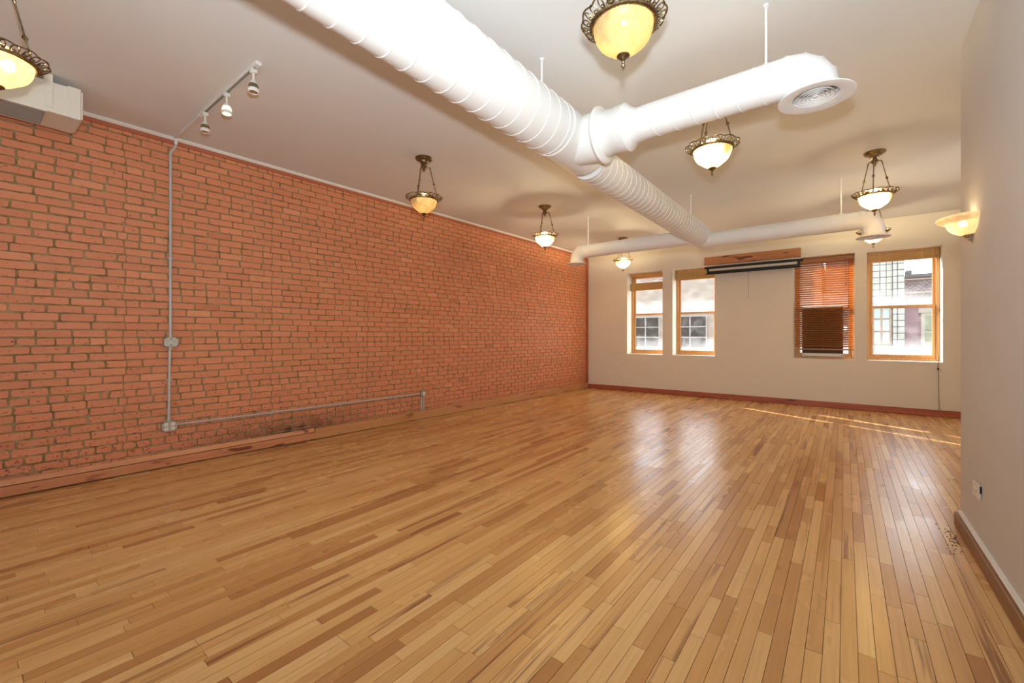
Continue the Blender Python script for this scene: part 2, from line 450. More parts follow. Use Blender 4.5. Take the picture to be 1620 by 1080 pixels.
# brick wall: mortar bed and single bricks
S0, S1 = Y_BACK - .1, 10.0
wl = MB(); vs = []
for n in (-.35, -.0075):
    for s in (S0, S1):
        for z in (0, CEIL): vs.append(wall_pt(s, z, n))
wl.add(vs, [(0, 1, 3, 2), (4, 6, 7, 5), (0, 4, 5, 1), (2, 3, 7, 6), (0, 2, 6, 4), (1, 5, 7, 3)])
WL = build('wall_left', wl, M['mortar'], kind='structure', label='long exposed brick wall painted orange-red with olive mortar')
COURSE, BL, HD, JT = .0695, .215, .1075, .010
seams = sorted([on_left(px, 400).dot(WD) - WP.dot(WD) for px in (197, 430, 581)] )
ends = [S0] + seams + [Y_FAR + .02]
rb = random.Random(5)
bricks = []
nc = int((CEIL - .02) / COURSE) + 1
for c in range(nc):
    z0 = .02 + c * COURSE; z1 = min(z0 + COURSE, CEIL - .005)
    if z1 - z0 < .03: continue
    header = c % 7 == 3
    cut = [ends[0]] + [q_ + rb.uniform(-.018, .018) for q_ in seams] + [ends[-1]]
    for k in range(len(ends) - 1):
        s, e = cut[k], cut[k + 1]
        first = True
        while s < e - .004:
            L = HD if header else BL
            if first: L = (HD if (c + k) % 2 else BL) * rb.uniform(.88, 1.12) if not header else HD * rb.uniform(.6, 1.2)
            elif rb.random() < .015: L *= .5
            L *= rb.uniform(.975, 1.025); first = False
            if e - (s + L) < .05: L = e - s
            bricks.append((s, s + L, z0, z1)); s += L
def brick_mesh(b, mbx, rr):
    s0, s1, z0, z1 = b; low = max(0., min(1., (1.0 - z0) / .9)); seam_near = 1.0
    j = JT * rr.uniform(.8, 1.15)
    sg0 = any(abs(s0 - q_) < .019 for q_ in seams); sg1 = any(abs(s1 - q_) < .019 for q_ in seams)
    a, c, d, e = s0 + j / 2 * (.5 if sg0 else 1), s1 - j / 2 * (.5 if sg1 else 1), z0 + j / 2 + rr.uniform(-.002, .002), z1 - j / 2 + rr.uniform(-.002, .002)
    n = rr.uniform(-.003, .004) + low * rr.uniform(-.004, .005)
    q = .0035 + .004 * low
    def jt(v): return v + rr.uniform(-q, q) * .55
    m = (a + c) / 2 + rr.uniform(-.03, .03); cr = rr.uniform(.004, .011)
    ring = [(a + cr, d), (m, d), (c - cr, d), (c, d + cr), (c, e - cr), (c - cr, e), (m, e), (a + cr, e), (a, e - cr), (a, d + cr)]
    ring = [(jt(u), jt(v)) for u, v in ring]
    cu, cv = (a + c) / 2, (d + e) / 2
    vs = [wall_pt(u, v, -.0095) for u, v in ring]
    vs += [wall_pt(u + (cu - u) * min(.02, .0025 / max(.01, abs(c - a))) * 2, v + (cv - v) * .07, n + rr.uniform(-.0012, .0012)) for u, v in ring]
    N = len(ring); fs = [(i, (i + 1) % N, N + (i + 1) % N, N + i) for i in range(N)] + [tuple(N + i for i in range(N))]
    mbx.add(vs, fs, min(1, max(0, rr.gauss(.52, .15) - .10 * low)))
def barea(b): return clip_area([pix(wall_pt(b[0], b[2])), pix(wall_pt(b[1], b[2])), pix(wall_pt(b[1], b[3])), pix(wall_pt(b[0], b[3]))])
bricks.sort(key=barea, reverse=True)
rest = MB()
for i, b in enumerate(bricks):
    if i < 300:
        m1 = MB(); brick_mesh(b, m1, rb); build('brick', m1, M['brick'], WL, origin=wall_pt((b[0] + b[1]) / 2, (b[2] + b[3]) / 2))
    else: brick_mesh(b, rest, rb)
build('brickwork', rest, M['brick'], WL, kind='stuff')

# ---------------------------------------------------------------- trims and baseboards
def wall_prism(mb, prof, s0, s1):
    """profile (n, z) swept along the brick wall"""
    N = len(prof); vs = [wall_pt(s0, z, n) for n, z in prof] + [wall_pt(s1, z, n) for n, z in prof]
    fs = [(i, (i + 1) % N, N + (i + 1) % N, N + i)[::-1] for i in range(N)] + [tuple(range(N)), tuple(range(N, 2 * N))[::-1]]
    return mb.add(vs, fs)
BBP = [(-.005, .012), (.045, .012), (.047, .086), (.044, .090), (-.005, .090)]
bbl = build('baseboard_left', wall_prism(MB(), BBP, S0, 2.72), M['baseleft'], kind='structure', label='reddish pine baseboard along the nearer brick wall')
BBP2 = [(-.005, .008), (.042, .008), (.042, .125), (.036, .130), (-.005, .136)]
build('cap_strip', wall_prism(MB(), [(-.005, .095), (.036, .095), (.040, .098), (.020, .139), (-.005, .139)], S0, 2.716), M['basecap'], bbl)
build('baseboard_left_far', wall_prism(MB(), BBP2, 2.724, 9.5), M['basepine'], kind='structure', label='orange pine baseboard along the farther brick wall')
build('baseboard_far', MB().bbox(xw(9.5) + .03, X_ALC, Y_FAR - .028, Y_FAR, .004, .105, .004), M['basefar'], kind='structure', label='dark red stained baseboard under the windows')
rbb = build('baseboard_right', MB().bbox(X_R - .036, X_R + .01, Y_BACK, Y_RC - .02, .004, .088, .003), M['baseright'], kind='structure', label='brown baseboard along the right wall')
build('cap_strip', MB().bbox(X_R - .022, X_R + .01, Y_BACK, Y_RC - .02, .088, .103, .004), M['trimwhite'], rbb)
build('trim_1', wall_prism(MB(), [(-.005, CEIL - .03), (.022, CEIL - .03), (.034, CEIL - .016), (.034, CEIL), (-.005, CEIL)], S0, Y_FAR), M['trimwhite'], kind='structure', label='thin white moulding where brick meets ceiling')
build('trim_2', wall_prism(MB(), [(-.005, CEIL - .066), (.014, CEIL - .066), (.016, CEIL - .03), (-.005, CEIL - .03)], S0, Y_FAR), M['redtrim'], kind='structure', label='narrow red painted strip under the white ceiling moulding')
build('trim_3', wall_prism(MB(), [(-.01, .138), (.03, .138), (.03, CEIL - .07), (-.01, CEIL - .07)], 9.47, Y_FAR), M['redtrim'], kind='structure', label='dark red vertical strip in the corner by the far wall')

# ---------------------------------------------------------------- windows
YF0, YF1 = 9.82, 9.90     # wooden frame inside the deep plaster reveal
Z_MEET = 1.785
def sash(mb, x0, x1, z0, z1, y0, y1, st, top, bot):
    mb.bbox(x0, x0 + st, y0, y1, z0, z1, .004); mb.bbox(x1 - st, x1, y0, y1, z0, z1, .004)
    mb.bbox(x0 + st, x1 - st, y0 + .001, y1 - .001, z1 - top, z1, .004); mb.bbox(x0 + st, x1 - st, y0 + .001, y1 - .001, z0, z0 + bot, .004)
wl_lab = ['golden wood sash window nearest the brick wall', 'golden wood sash window partly behind the screen end',
          'golden wood sash window behind the lowered slatted blind', 'golden wood sash window farthest right with bamboo shade']
for i, (a, b) in enumerate(OPEN):
    mb = MB(); a0, b0 = a + .003, b - .003
    mb.bbox(a0, a0 + .038, YF0, YF1, Z_S, Z_H - .002, .004); mb.bbox(b0 - .038, b0, YF0, YF1, Z_S, Z_H - .002, .004)
    mb.bbox(a0 + .038, b0 - .038, YF0, YF1, Z_H - .062, Z_H - .002, .004); mb.bbox(a0 + .038, b0 - .038, YF0, YF1, Z_S, Z_S + .04, .004)
    mb.box(a0 + .038, a0 + .05, YF0 + .03, YF1 - .045, Z_S + .04, Z_H - .06); mb.box(b0 - .05, b0 - .038, YF0 + .03, YF1 - .045, Z_S + .04, Z_H - .06)
    W = build('window_%d' % (i + 1), mb, M['windowwood'], kind='structure', label=wl_lab[i], origin=((a + b) / 2, YF0, Z_S))
    s1 = MB(); sash(s1, a0 + .04, b0 - .04, Z_MEET - .022, Z_H - .06, 9.873, 9.895, .042, .04, .04)
    U = build('upper_sash', s1, M['windowwood'], W)
    build('pane', MB().box(a0 + .08, b0 - .08, 9.882, 9.8855, Z_MEET + .016, Z_H - .098), M['glass'], U)
    s2 = MB(); sash(s2, a0 + .04, b0 - .04, Z_S + .038, Z_MEET + .022, 9.846, 9.869, .046, .04, .06)
    Lw = build('lower_sash', s2, M['windowwood'], W)
    build('pane', MB().box(a0 + .084, b0 - .084, 9.856, 9.8595, Z_S + .096, Z_MEET - .016), M['glass'], Lw)

# unseen windows added in the rear and side walls for fill light
def fill_window(n, M4, w_, h_, label):
    f = MB(); fr = .06
    for (u0, u1, v0, v1) in ((0, fr, 0, h_), (w_ - fr, w_, 0, h_), (fr, w_ - fr, 0, fr), (fr, w_ - fr, h_ - fr, h_), (fr, w_ - fr, h_ / 2 - .025, h_ / 2 + .025)):
        f.bbox(u0 + .002, u1 - .002, -.03, .03, v0 + .002, v1 - .002, .004, M4)
    W = build('window_%d' % n, f, M['windowwood'], kind='structure', label=label, origin=M4.translation)
    for v0, v1 in ((fr, h_ / 2 - .025), (h_ / 2 + .025, h_ - fr)): build('pane', MB().box(fr, w_ - fr, -.002, .002, v0, v1, M4), M['glass'], W)
for i, (a, b) in enumerate(BOPEN):
    fill_window(5 + i, Matrix.Translation((a, Y_BACK - .15, Z_S)), b - a, 2.95 - Z_S, ['wood sash window behind the camera nearer the brick wall', 'wood sash window behind the camera nearer the right wall'][i])
fill_window(7, Matrix.Translation((X_ALC + .12, 6.2, Z_S)) @ Matrix.Rotation(math.pi / 2, 4, 'Z'), .7, 2.95 - Z_S, 'narrow wood side window hidden behind the right wall')

# ---------------------------------------------------------------- blinds
def slat(x0, x1, y, z, wd, ang, th=.003):
    R = Matrix.Translation((0, y, z)) @ Matrix.Rotation(ang, 4, 'X')
    m = MB(); n = 4; vs = []
    for k in range(n + 1):                      # slightly curved slat
        u = -wd / 2 + wd * k / n; c = .003 * (1 - (2 * u / wd) ** 2)
        for xx in (x0, x1):
            for t in (-th / 2, th / 2): vs.append(R @ Vector((xx, u, c + t)))
    fs = []
    for k in range(n):
        q = 4 * k; fs += [(q + 1, q + 3, q + 7, q + 5), (q, q + 4, q + 6, q + 2), (q, q + 1, q + 5, q + 4), (q + 2, q + 6, q + 7, q + 3)]
    fs += [(0, 2, 3, 1), (4 * n, 4 * n + 1, 4 * n + 3, 4 * n + 2)]
    return m.add(vs, fs)
# lowered slatted blind in the third window
a, b = OPEN[2]
BY = 9.765
bl = thing('slatted_blind', 'lowered brown wooden slatted blind filling the third window', 'blind', ((a + b) / 2, BY, 1.03))
build('head_rail', MB().bbox(a + .012, b - .012, BY - .03, BY + .04, 2.655, 2.722, .005), M['slat'], bl)
build('valance', MB().bbox(a + .006, b - .006, BY - .045, BY - .032, 2.645, 2.726, .004), M['slat'], bl)
z = 2.63
while z > 1.075:
    build('slat', slat(a + .02, b - .02, BY, z, .05, math.radians(-33)), M['slat'], bl, origin=((a + b) / 2, BY, z)); z -= .0405
build('bottom_rail', MB().bbox(a + .016, b - .016, BY - .026, BY + .026, 1.022, 1.048, .005), M['slat'], bl)
for u in (.14, .5, .86):
    for dy in (-.026, .026):
        xx = a + (b - a) * u; build('ladder_cord', MB().cyl((xx, BY + dy, 1.04), (xx, BY + dy, 2.66), .0012, 5), M['slat'], bl)
for dx, zz in ((-.085, 1.80), (-.12, 2.2)):
    build('pull_cord', MB().cyl((b + dx, BY - .05, zz), (b + dx, BY - .05, 2.66), .0016, 5).sphere((b + dx, BY - .05, zz), .008, 8, 6, (1, 1, 1.6)), M['dark'], bl)
# board fixed between the blind and the lower sash
p0 = at_y(1269, 563, 9.815); p1 = at_y(1334, 484, 9.815)
pb = thing('window_board', 'dark board with pale end battens behind the lower half of the slatted blind', 'board', ((p0.x + p1.x) / 2, 9.815, p0.z))
build('panel', MB().bbox(p0.x, p1.x, 9.808, 9.818, p0.z, p1.z, .002), paint('board_brown', (.10, .06, .035), .7, .1), pb)
q0 = at_y(1270, 562, BY - .04); q1 = at_y(1334, 484, BY - .04)
for zz, nm in ((q1.z - .014, 'top_batten'), (p0.z + .005, 'bottom_batten')):
    yy = BY - .04 if nm == 'top_batten' else 9.80
    X0, X1 = (q0.x, q1.x) if nm == 'top_batten' else (p0.x, p1.x)
    hgt = .026 if nm == 'top_batten' else .055
    bt = build(nm, MB().bbox(X0, X1, yy - .004, yy + .004, zz, zz + hgt, .001), M['plastic'], pb)
    for xx in (X0 + .02, X1 - .02): build('screw', MB().cyl((xx, yy - .008, zz + hgt / 2), (xx, yy - .003, zz + hgt / 2), .007, 8), M['dark'], bt)

def raised_blind(a, b, z_top, gaps, z_b0, z_b1, label, tapes):
    yb = 9.775
    t = thing('bamboo_blind', label, 'blind', ((a + b) / 2, yb, z_b0))
    build('head_rail', MB().bbox(a + .01, b - .01, yb - .03, yb + .035, z_top - .055, z_top, .004), M['windowwood'], t)
    for g in gaps: build('slat', slat(a + .014, b - .014, yb, g, .05, math.radians(8)), M['slat'], t, origin=((a + b) / 2, yb, g))
    z = z_b0 + .016; k = 0
    while z < z_b1:
        dy = [0, .003, -.002, .002][k % 4]
        build('slat', MB().box(a + .014, b - .014, yb - .03 + dy, yb + .022 + dy, z, z + .0062), M['bamboo'], t); z += .0072; k += 1
    build('bottom_rail', MB().bbox(a + .012, b - .012, yb - .034, yb + .026, z_b0 - .006, z_b0 + .014, .003), M['windowwood'], t)
    for u in tapes:
        xx = a + (b - a) * u
        build('tape', MB().box(xx - .012, xx + .012, yb - .037, yb - .0345, z_b0 + .014, z_b1 + .004), M['bamboo'], t)
    for u in (.12, .88):
        xx = a + (b - a) * u; build('cord', MB().cyl((xx, yb - .02, z_b1), (xx, yb - .02, z_top - .05), .002, 5), M['dark'], t)
    return t
zt = lambda px, py: at_y(px, py, 9.745).z
raised_blind(*OPEN[0], Z_H - .004, [2.60, 2.565], zt(1020, 458.5), zt(1020, 447.5), 'raised bamboo blind hanging low with open slats in the window nearest the brick', (.14, .93))
raised_blind(*OPEN[1], Z_H - .004, [], zt(1095, 441.5), zt(1095, 429.5), 'raised bamboo blind bunched up beside the black screen', (.12, .62))
rb4 = raised_blind(*OPEN[3], Z_H - .004, [], zt(1430, 411), zt(1430, 392.5), 'raised bamboo blind bunched up in the rightmost window', (.19, .76, .9))

# cord hanging from the rightmost window to the baseboard
cpts = [(OPEN[3][1] - .045, 9.72, 2.6), (OPEN[3][1] - .045, 9.70, 1.2), (1.17, 9.54, .9), (1.166, 9.535, .8), (1.172, 9.53, .45), (1.18, 9.527, .112)]
lc = thing('blind_cord', 'dark cord with a knot hanging below the rightmost window', 'cord', cpts[-1])
build('cord', MB().tube(cpts, .0035, 6), paint('dark_cord', (.10, .075, .045), .8, .1), lc)
build('knot', MB().sphere((1.166, 9.533, .76), .014, 10, 8, (1, 1, 1.5)).tube([(1.166, 9.53, .755), (1.19, 9.525, .735), (1.205, 9.52, .725)], .003, 6), paint('dark_knot', (.10, .075, .045), .8, .1), lc)
build('cleat', MB().bbox(1.158, 1.205, 9.512, 9.524, .1, .125, .003).sphere((1.18, 9.508, .112), .012, 8, 6), M['boxmetal'], lc)

# ---------------------------------------------------------------- screen with its timber ledger
g0 = at_y(1115, 420, 9.52); g1 = at_y(1267, 391, 9.52)
zb0 = (at_y(1115, 421.5, 9.50).z + at_y(1265, 404, 9.50).z) / 2; zb1 = (at_y(1115, 408, 9.50).z + at_y(1265, 391.5, 9.50).z) / 2
build('timber_ledger', MB().bbox(g0.x, g1.x, 9.47, 9.552, zb0, zb1, .004), M['beam'], label='rough reddish timber board fixed to the wall above the screen', cat='timber', origin=(g0.x, 9.5, zb0))
SY = 9.36
c0 = at_y(1115, 430, SY); c1 = at_y(1270.5, 410, SY)
zt1 = (at_y(1115, 424, SY).z + at_y(1270, 407, SY).z) / 2
sx0, sx1 = c0.x, c1.x
sc = thing('projector_screen', 'black rolled-up projector screen hung below the timber board', 'screen', ((sx0 + sx1) / 2, SY, zt1 - .15))
build('case', MB().bbox(sx0, sx1, SY - .035, SY + .05, zt1 - .048, zt1, .008), M['black'], sc)
build('roller_face', MB().bbox(sx0 + .075, sx1 - .075, SY - .012, SY + .03, zt1 - .098, zt1 - .044, .004), paint('screen_cloth', (.62, .56, .47), .6, .01), sc)
build('bottom_batten', MB().bbox(sx0 + .045, sx1 - .045, SY - .028, SY + .03, zt1 - .15, zt1 - .095, .008), M['black'], sc)
build('batten_tube', MB().cyl((sx0 + .01, SY - .02, zt1 - .152), (sx1 - .012, SY - .02, zt1 - .152), .008, 10), M['black'], sc)
for xx in (sx0 + .045, sx1 - .085): build('end_cap', MB().bbox(xx, xx + .04, SY - .03, SY + .04, zt1 - .15, zt1 - .04, .005), M['black'], sc)
for xx in (sx0 + .02, sx1 - .17):
    hb = build('hanging_bracket', MB().bbox(xx, xx + .15, SY - .03, 9.465, zt1 + .0005, zt1 + .012, .002), M['plastic'], sc)
xc = at_y(1184, 450, SY).x; zc = at_y(1184, 471, SY).z
build('pull_tab', MB().bbox(xc - .03, xc + .03, SY - .012, SY + .004, zt1 - .172, zt1 - .152, .004), M['boxmetal'], sc)
build('pull_cord', MB().cyl((xc, SY - .004, zc), (xc, SY - .004, zt1 - .165), .0026, 6).sphere((xc, SY - .004, zc), .007, 8, 6), paint('cord_dark', (.16, .11, .06), .8, .05), sc)

# ---------------------------------------------------------------- air duct
def path_pipe(mb, pts, radii, n=40):
    """rings perpendicular to bisectors; for gored elbows and straight pipe"""
    return mb.tube(pts, radii, n, caps=False)
def helix(p0, p1, r, pitch, ph=0., rs=.0045, n=24, hand=1):
    p0, p1 = Vector(p0), Vector(p1); d = (p1 - p0); L = d.length; d.normalize()
    u = d.cross(UP).normalized(); v = d.cross(u); k = int(L / pitch * n); pts = []
    for i in range(k + 1):
        t = i / n * 2 * math.pi + ph; pts.append(p0 + d * (L * i / k) + (u * math.cos(t) * 1 + v * math.sin(t) * hand) * r)
    return MB().tube(pts, rs, 5, caps=True)
DX = -1.70
D1Z, D1R, D2Z, D2R = 2.808, .192, 2.757, .156
YT0, YT1, YEND = 2.68, 3.24, 7.08
BYD, BZ, BR = 2.94, 2.777, .111
duct = thing('air_duct', 'white spiral air duct with side branches hung below the ceiling', 'duct', (DX, 3., D1Z - D1R))
t1 = build('trunk_pipe', MB().cyl((DX, Y_BACK, D1Z), (DX, YT0, D1Z), D1R, 48), M['white'], duct, smooth=True)
build('spiral_seam', helix((DX, Y_BACK, D1Z), (DX, YT0, D1Z), D1R + .0005, .127, 1.0), M['white'], t1, smooth=True)
tee = build('tee_fitting', MB().tube([(DX, YT0 - .012, D1Z), (DX, YT0 - .005, D1Z), (DX, YT0 + .005, D1Z), (DX, YT1 - .07, D1Z), (DX, YT1 - .06, D1Z), (DX, YT1, D2Z + .02), (DX, YT1 + .03, D2Z)],
                                     [D1R + .002, D1R + .006, D1R + .005, D1R + .005, D1R + .004, D2R + .02, D2R + .004], 48), M['white'], duct, smooth=True)
RY = Matrix.Translation((DX, BYD, BZ)) @ Matrix.Rotation(math.pi / 2, 4, 'Y')
build('branch_collar', MB().lathe([(.165, .06), (.172, .15), (.176, .225), (.176, .245), (.196, .262), (.204, .275), (.196, .288), (.166, .296), (.160, .30), (.158, .40), (.162, .405), (.162, .46), (.164, .465), (.164, .478), (.158, .485), (BR + .006, .53), (BR + .004, .56)], 48, RY), M['white'], duct, smooth=True)
t2 = build('trunk_pipe', MB().cyl((DX, YT1, D2Z), (DX, YEND, D2Z), D2R, 48), M['white'], duct, smooth=True)
build('spiral_seam', helix((DX, YT1 + .03, D2Z), (DX, YEND - .02, D2Z), D2R + .0003, .105, .4, .0035), M['white'], t2, smooth=True)
def side_branch(x_start, y, z, r, x_elb, sgn, R, drop, flange_r, pitch, hr=.004, collar=None):
    """pipe along x, a gored elbow turning down, a round diffuser facing the floor"""
    pe = (x_elb - sgn * R, y, z)
    p = build('branch_pipe', MB().cyl((x_start, y, z), pe, r, 40), M['white'], duct, smooth=True)
    build('spiral_seam', helix((x_start, y, z), pe, r, pitch, .3, hr), M['white'], p, smooth=True)
    if collar: build('saddle_collar', MB().tube([(collar, y, z), (x_start + sgn * .02, y, z), (x_start + sgn * .03, y, z)], [r * 1.15, r * 1.1, r * 1.01], 40, caps=False), M['white'], duct, smooth=True)
    c = Vector((x_elb - sgn * R, y, z - R)); pts = []; n = 4
    for k in range(n + 1):
        a = math.pi / 2 * k / n; pts.append(c + Vector((sgn * math.sin(a) * R, 0, math.cos(a) * R)))
    pts.append(Vector((x_elb, y, z - R - drop)))
    epts = [pts[0] - Vector((sgn * .015, 0, 0))] + pts
    dirs = [Vector((sgn, 0, 0))] + [Vector((sgn * math.cos(math.pi / 2 * k / n), 0, -math.sin(math.pi / 2 * k / n))) for k in range(n + 1)] + [Vector((0, 0, -1))]
    em = MB(); ev = []
    for p_, d_ in zip(epts, dirs):
        s_ = Vector((0, 1, 0)); t_ = d_.cross(s_)
        for q in range(40):
            th = 2 * math.pi * q / 40; ev.append(p_ + (s_ * math.cos(th) + t_ * math.sin(th)) * (r + .003))
    em.add(ev, [(i * 40 + q, i * 40 + (q + 1) % 40, (i + 1) * 40 + (q + 1) % 40, (i + 1) * 40 + q) for i in range(len(epts) - 1) for q in range(40)])
    el = build('elbow', em, M['white'], duct, smooth=20)
    for k in range(0, n + 1):
        a = math.pi / 2 * k / n; d = Vector((sgn * math.cos(a), 0, -math.sin(a)))
        ring = []; s_ = Vector((0, 1, 0)); t_ = d.cross(s_)
        for q in range(40):
            th = 2 * math.pi * q / 40; ring.append(pts[k] + (s_ * math.cos(th) + t_ * math.sin(th)) * (r + .004))
        build('gore_seam', MB().tube(ring, .0025, 5, closed=True), M['white'], el, smooth=True)
    zb = z - R - drop
    T = Matrix.Translation((x_elb, y, zb))
    df = build('diffuser', MB().lathe([(r + .001, .03), (r + .006, .012), (r + .03, .004), (flange_r - .012, -.010), (flange_r, -.014), (flange_r, -.019), (flange_r - .01, -.021), (r * .99, -.012), (r * .92, .0), (r * .90, .05)], 48, T), M['white'], duct, smooth=True)
    for k, q in enumerate((.76, .57, .39, .22)):
        rr = r * q
        build('louver_ring', MB().lathe([(rr - .012, .012), (rr + .004, -.006), (rr + .008, -.014), (rr + .005, -.014), (rr - .014, .010), (rr - .012, .012)], 40, T), M['white'], df, smooth=True)
    build('centre_knob', MB().lathe([(.0, -.016), (.014, -.013), (.016, -.004), (.0, .0)], 16, T), M['white'], df, smooth=True)
    for aa in (0.4, 1.97): build('cross_bar', MB().box(-r * .95, r * .95, -.004, .004, .018, .03, T @ Matrix.Rotation(aa, 4, 'Z')), M['chrome'], df)
    for k in range(14):
        aa = 2 * math.pi * k / 14
        build('damper_blade', MB().box(r * .12, r * .9, -.010, .010, .034, .036, T @ Matrix.Rotation(aa, 4, 'Z') @ Matrix.Rotation(.5, 4, 'X')), M['chrome'], df)
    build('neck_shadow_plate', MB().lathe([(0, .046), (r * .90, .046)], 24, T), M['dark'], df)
    return zb
side_branch(DX + .53, BYD, BZ, BR, -.13, 1, .13, .012, .18, .127)
yL, yR2, zX = 6.40, 6.735, 2.688
eL = at_y(912.5, 400, yL).x; eR = at_y(1381.5, 360, yR2).x
zrL = at_y(912.5, 417.5, yL).z; zrR = at_y(1381.5, 375, yR2).z
side_branch(DX - .03, yL, zX, .106, eL, -1, .115, max(.005, zX - .115 - zrL - .015), .165, .127, .002)
side_branch(DX + .05, yR2, zX, .108, eR, 1, .115, max(.005, zX - .115 - zrR - .015), .165, .127, .002)
for x_, y_, zt_ in ((DX, 2.537, D1Z + D1R), (DX, 6.267, D2Z + D2R), (-.371, BYD, BZ + BR), (-3.363, yL, zX + .106), (-.04, yR2, zX + .108), (DX, -.9, D1Z + D1R)):
    build('hanger_rod', MB().cyl((x_, y_, zt_ - .01), (x_, y_, CEIL), .0075, 8).cyl((x_, y_, CEIL - .012), (x_, y_, CEIL), .016, 10).bbox(x_ - .018, x_ + .018, y_ - .014, y_ + .014, zt_ - .006, zt_ + .012, .003), M['white'], duct)

# ---------------------------------------------------------------- pendant lamps
def lamp_template(label):
    L = thing('pendant_lamp', label, 'lamp', (0, 0, 0))          # local z = 0 is the ceiling
    cn = build('canopy', MB().lathe([(.0, 0), (.094, 0), (.097, -.006), (.092, -.014), (.078, -.020), (.070, -.030), (.052, -.036), (.046, -.050), (.040, -.058), (.0, -.060)], 36), M['brass'], L, smooth=True)
    lf = MB()
    for k in range(16):
        a = 2 * math.pi * k / 16; lf.sphere((.074 * math.cos(a), .074 * math.sin(a), -.023), .010, 8, 6, (1, 1, .7))
    build('cast_leaf_ring', lf, M['brass'], cn, smooth=True)
    build('hub', MB().lathe([(0, -.055), (.016, -.058), (.018, -.075), (.030, -.084), (.032, -.105), (.020, -.118), (.012, -.130), (.014, -.138), (.006, -.150), (0, -.152)], 20), M['brass'], L, smooth=True)
    for k in range(3):
        a = 2 * math.pi * k / 3; c, s = math.cos(a), math.sin(a)
        pt = lambda r, z: (r * c, r * s, z)
        r0, z0, r1, z1 = .066, -.104, .150, -.448
        rod = build('rod', MB().tube([pt(.028, -.096), pt(.05, -.09), pt(.062, -.094), pt(r0, z0)], .006, 8).tube([pt(r0, z0), pt(r1, z1)], .0048, 8), M['brass'], L, smooth=True)
        kn = MB(); d = Vector(pt(r1, z1)) - Vector(pt(r0, z0)); q = Vector(pt(r0, z0)) + d * .52; d.normalize()
        kn.tube([q - d * .024, q - d * .012, q, q + d * .012, q + d * .024], [.004, .008, .015, .008, .004], 6)
        build('knuckle', kn, M['brass'], rod)
        q0 = Vector(pt(r0, z0)); build('upper_joint', MB().tube([q0 - d * .006, q0 + d * .004, q0 + d * .016], [.005, .009, .005], 8), M['brass'], rod)
        q1 = Vector(pt(r1, z1)); build('lower_joint', MB().tube([q1 - d * .016, q1 - d * .006, q1 + d * .008], [.005, .010, .006], 8), M['brass'], rod)
    # openwork rim: inner beaded band, scalloped outer ring, loops and rosettes between
    zi, zo = -.468, -.436; ri, ro = .146, .198
    rim = build('rim', MB().lathe([(ri - .006, zi + .004), (ri + .004, zi + .010), (ri + .014, zi + .006), (ri + .012, zi - .004), (ri + .002, zi - .009), (ri - .007, zi - .005), (ri - .006, zi + .004)], 48), M['brass'], L, smooth=True)
    NS = 12; outer = []
    for k in range(144):
        a = 2 * math.pi * k / 144; q = abs(math.sin(NS * a / 2)); outer.append(((ro - .010 + .012 * q) * math.cos(a), (ro - .010 + .012 * q) * math.sin(a), zo - .004 + .006 * q))
    build('outer_ring', MB().tube(outer, .0042, 6, closed=True), M['brass'], rim, smooth=True)
    lo = MB()
    for k in range(NS):
        for off, wdt in ((0, .5), (.5, .34)):
            a = 2 * math.pi * (k + off) / NS; pts = []
            for j in range(12):
                t = 2 * math.pi * j / 12; rr = (ri + ro) / 2 - .002 + .025 * math.cos(t); aa = a + wdt * math.pi / NS * math.sin(t) * .72
                zz = zi + (zo - zi) * (rr - ri) / (ro - ri); pts.append((rr * math.cos(aa), rr * math.sin(aa), zz))
            lo.tube(pts, .0034, 5, closed=True)
            lo.sphere(((ri + .020) * math.cos(a), (ri + .020) * math.sin(a), zi + .010), .0085, 6, 5)
    build('filigree', lo, M['brass'], rim, smooth=True)
    bd = MB()
    for k in range(56):
        a = 2 * math.pi * k / 56; bd.sphere(((ri + .001) * math.cos(a), (ri + .001) * math.sin(a), zi - .007), .0042, 5, 4)
    build('bead_band', bd, M['brass'], rim, smooth=True)
    zb = zi
    prof = [(.141, zb + .002), (.140, zb - .012), (.1365, zb - .035), (.129, zb - .058), (.117, zb - .078), (.104, zb - .092), (.092, zb - .101), (.086, zb - .105), (.070, zb - .118), (.052, zb - .131), (.042, zb - .136), (.034, zb - .143), (.020, zb - .149)]
    def ribs(t, z):
        return 1 + (.022 * math.cos(28 * t) if zb - .132 < z < zb - .107 else 0)
    build('glass_bowl', MB().lathe(prof, 112, rfun=ribs), M['bowl'], L, smooth=50)
    z2 = zb - .146
    build('finial', MB().lathe([(.0, z2 + .006), (.030, z2 + .004), (.031, z2 - .003), (.022, z2 - .010), (.012, z2 - .018), (.007, z2 - .024), (.009, z2 - .030), (.005, z2 - .036), (.011, z2 - .044), (.009, z2 - .052), (.004, z2 - .056), (.007, z2 - .062), (0, z2 - .070)], 18), M['brass'], L, smooth=True)
    for k in range(2):
        a = math.pi * k + .5; bx, by = .062 * math.cos(a), .062 * math.sin(a)
        bb = build('bulb', MB().sphere((bx, by, zb + .0), .030, 14, 10, (1, 1, 1.15)), M['bulb'], L, smooth=True)
        build('socket', MB().cyl((bx, by, zb + .028), (bx, by, zb + .055), .017, 12), M['brass'], bb, smooth=True)
    build('socket_plate', MB().lathe([(0, zb + .062), (.08, zb + .060), (.09, zb + .054), (.08, zb + .052), (0, zb + .052)], 24), M['brass'], L, smooth=True)
    return L
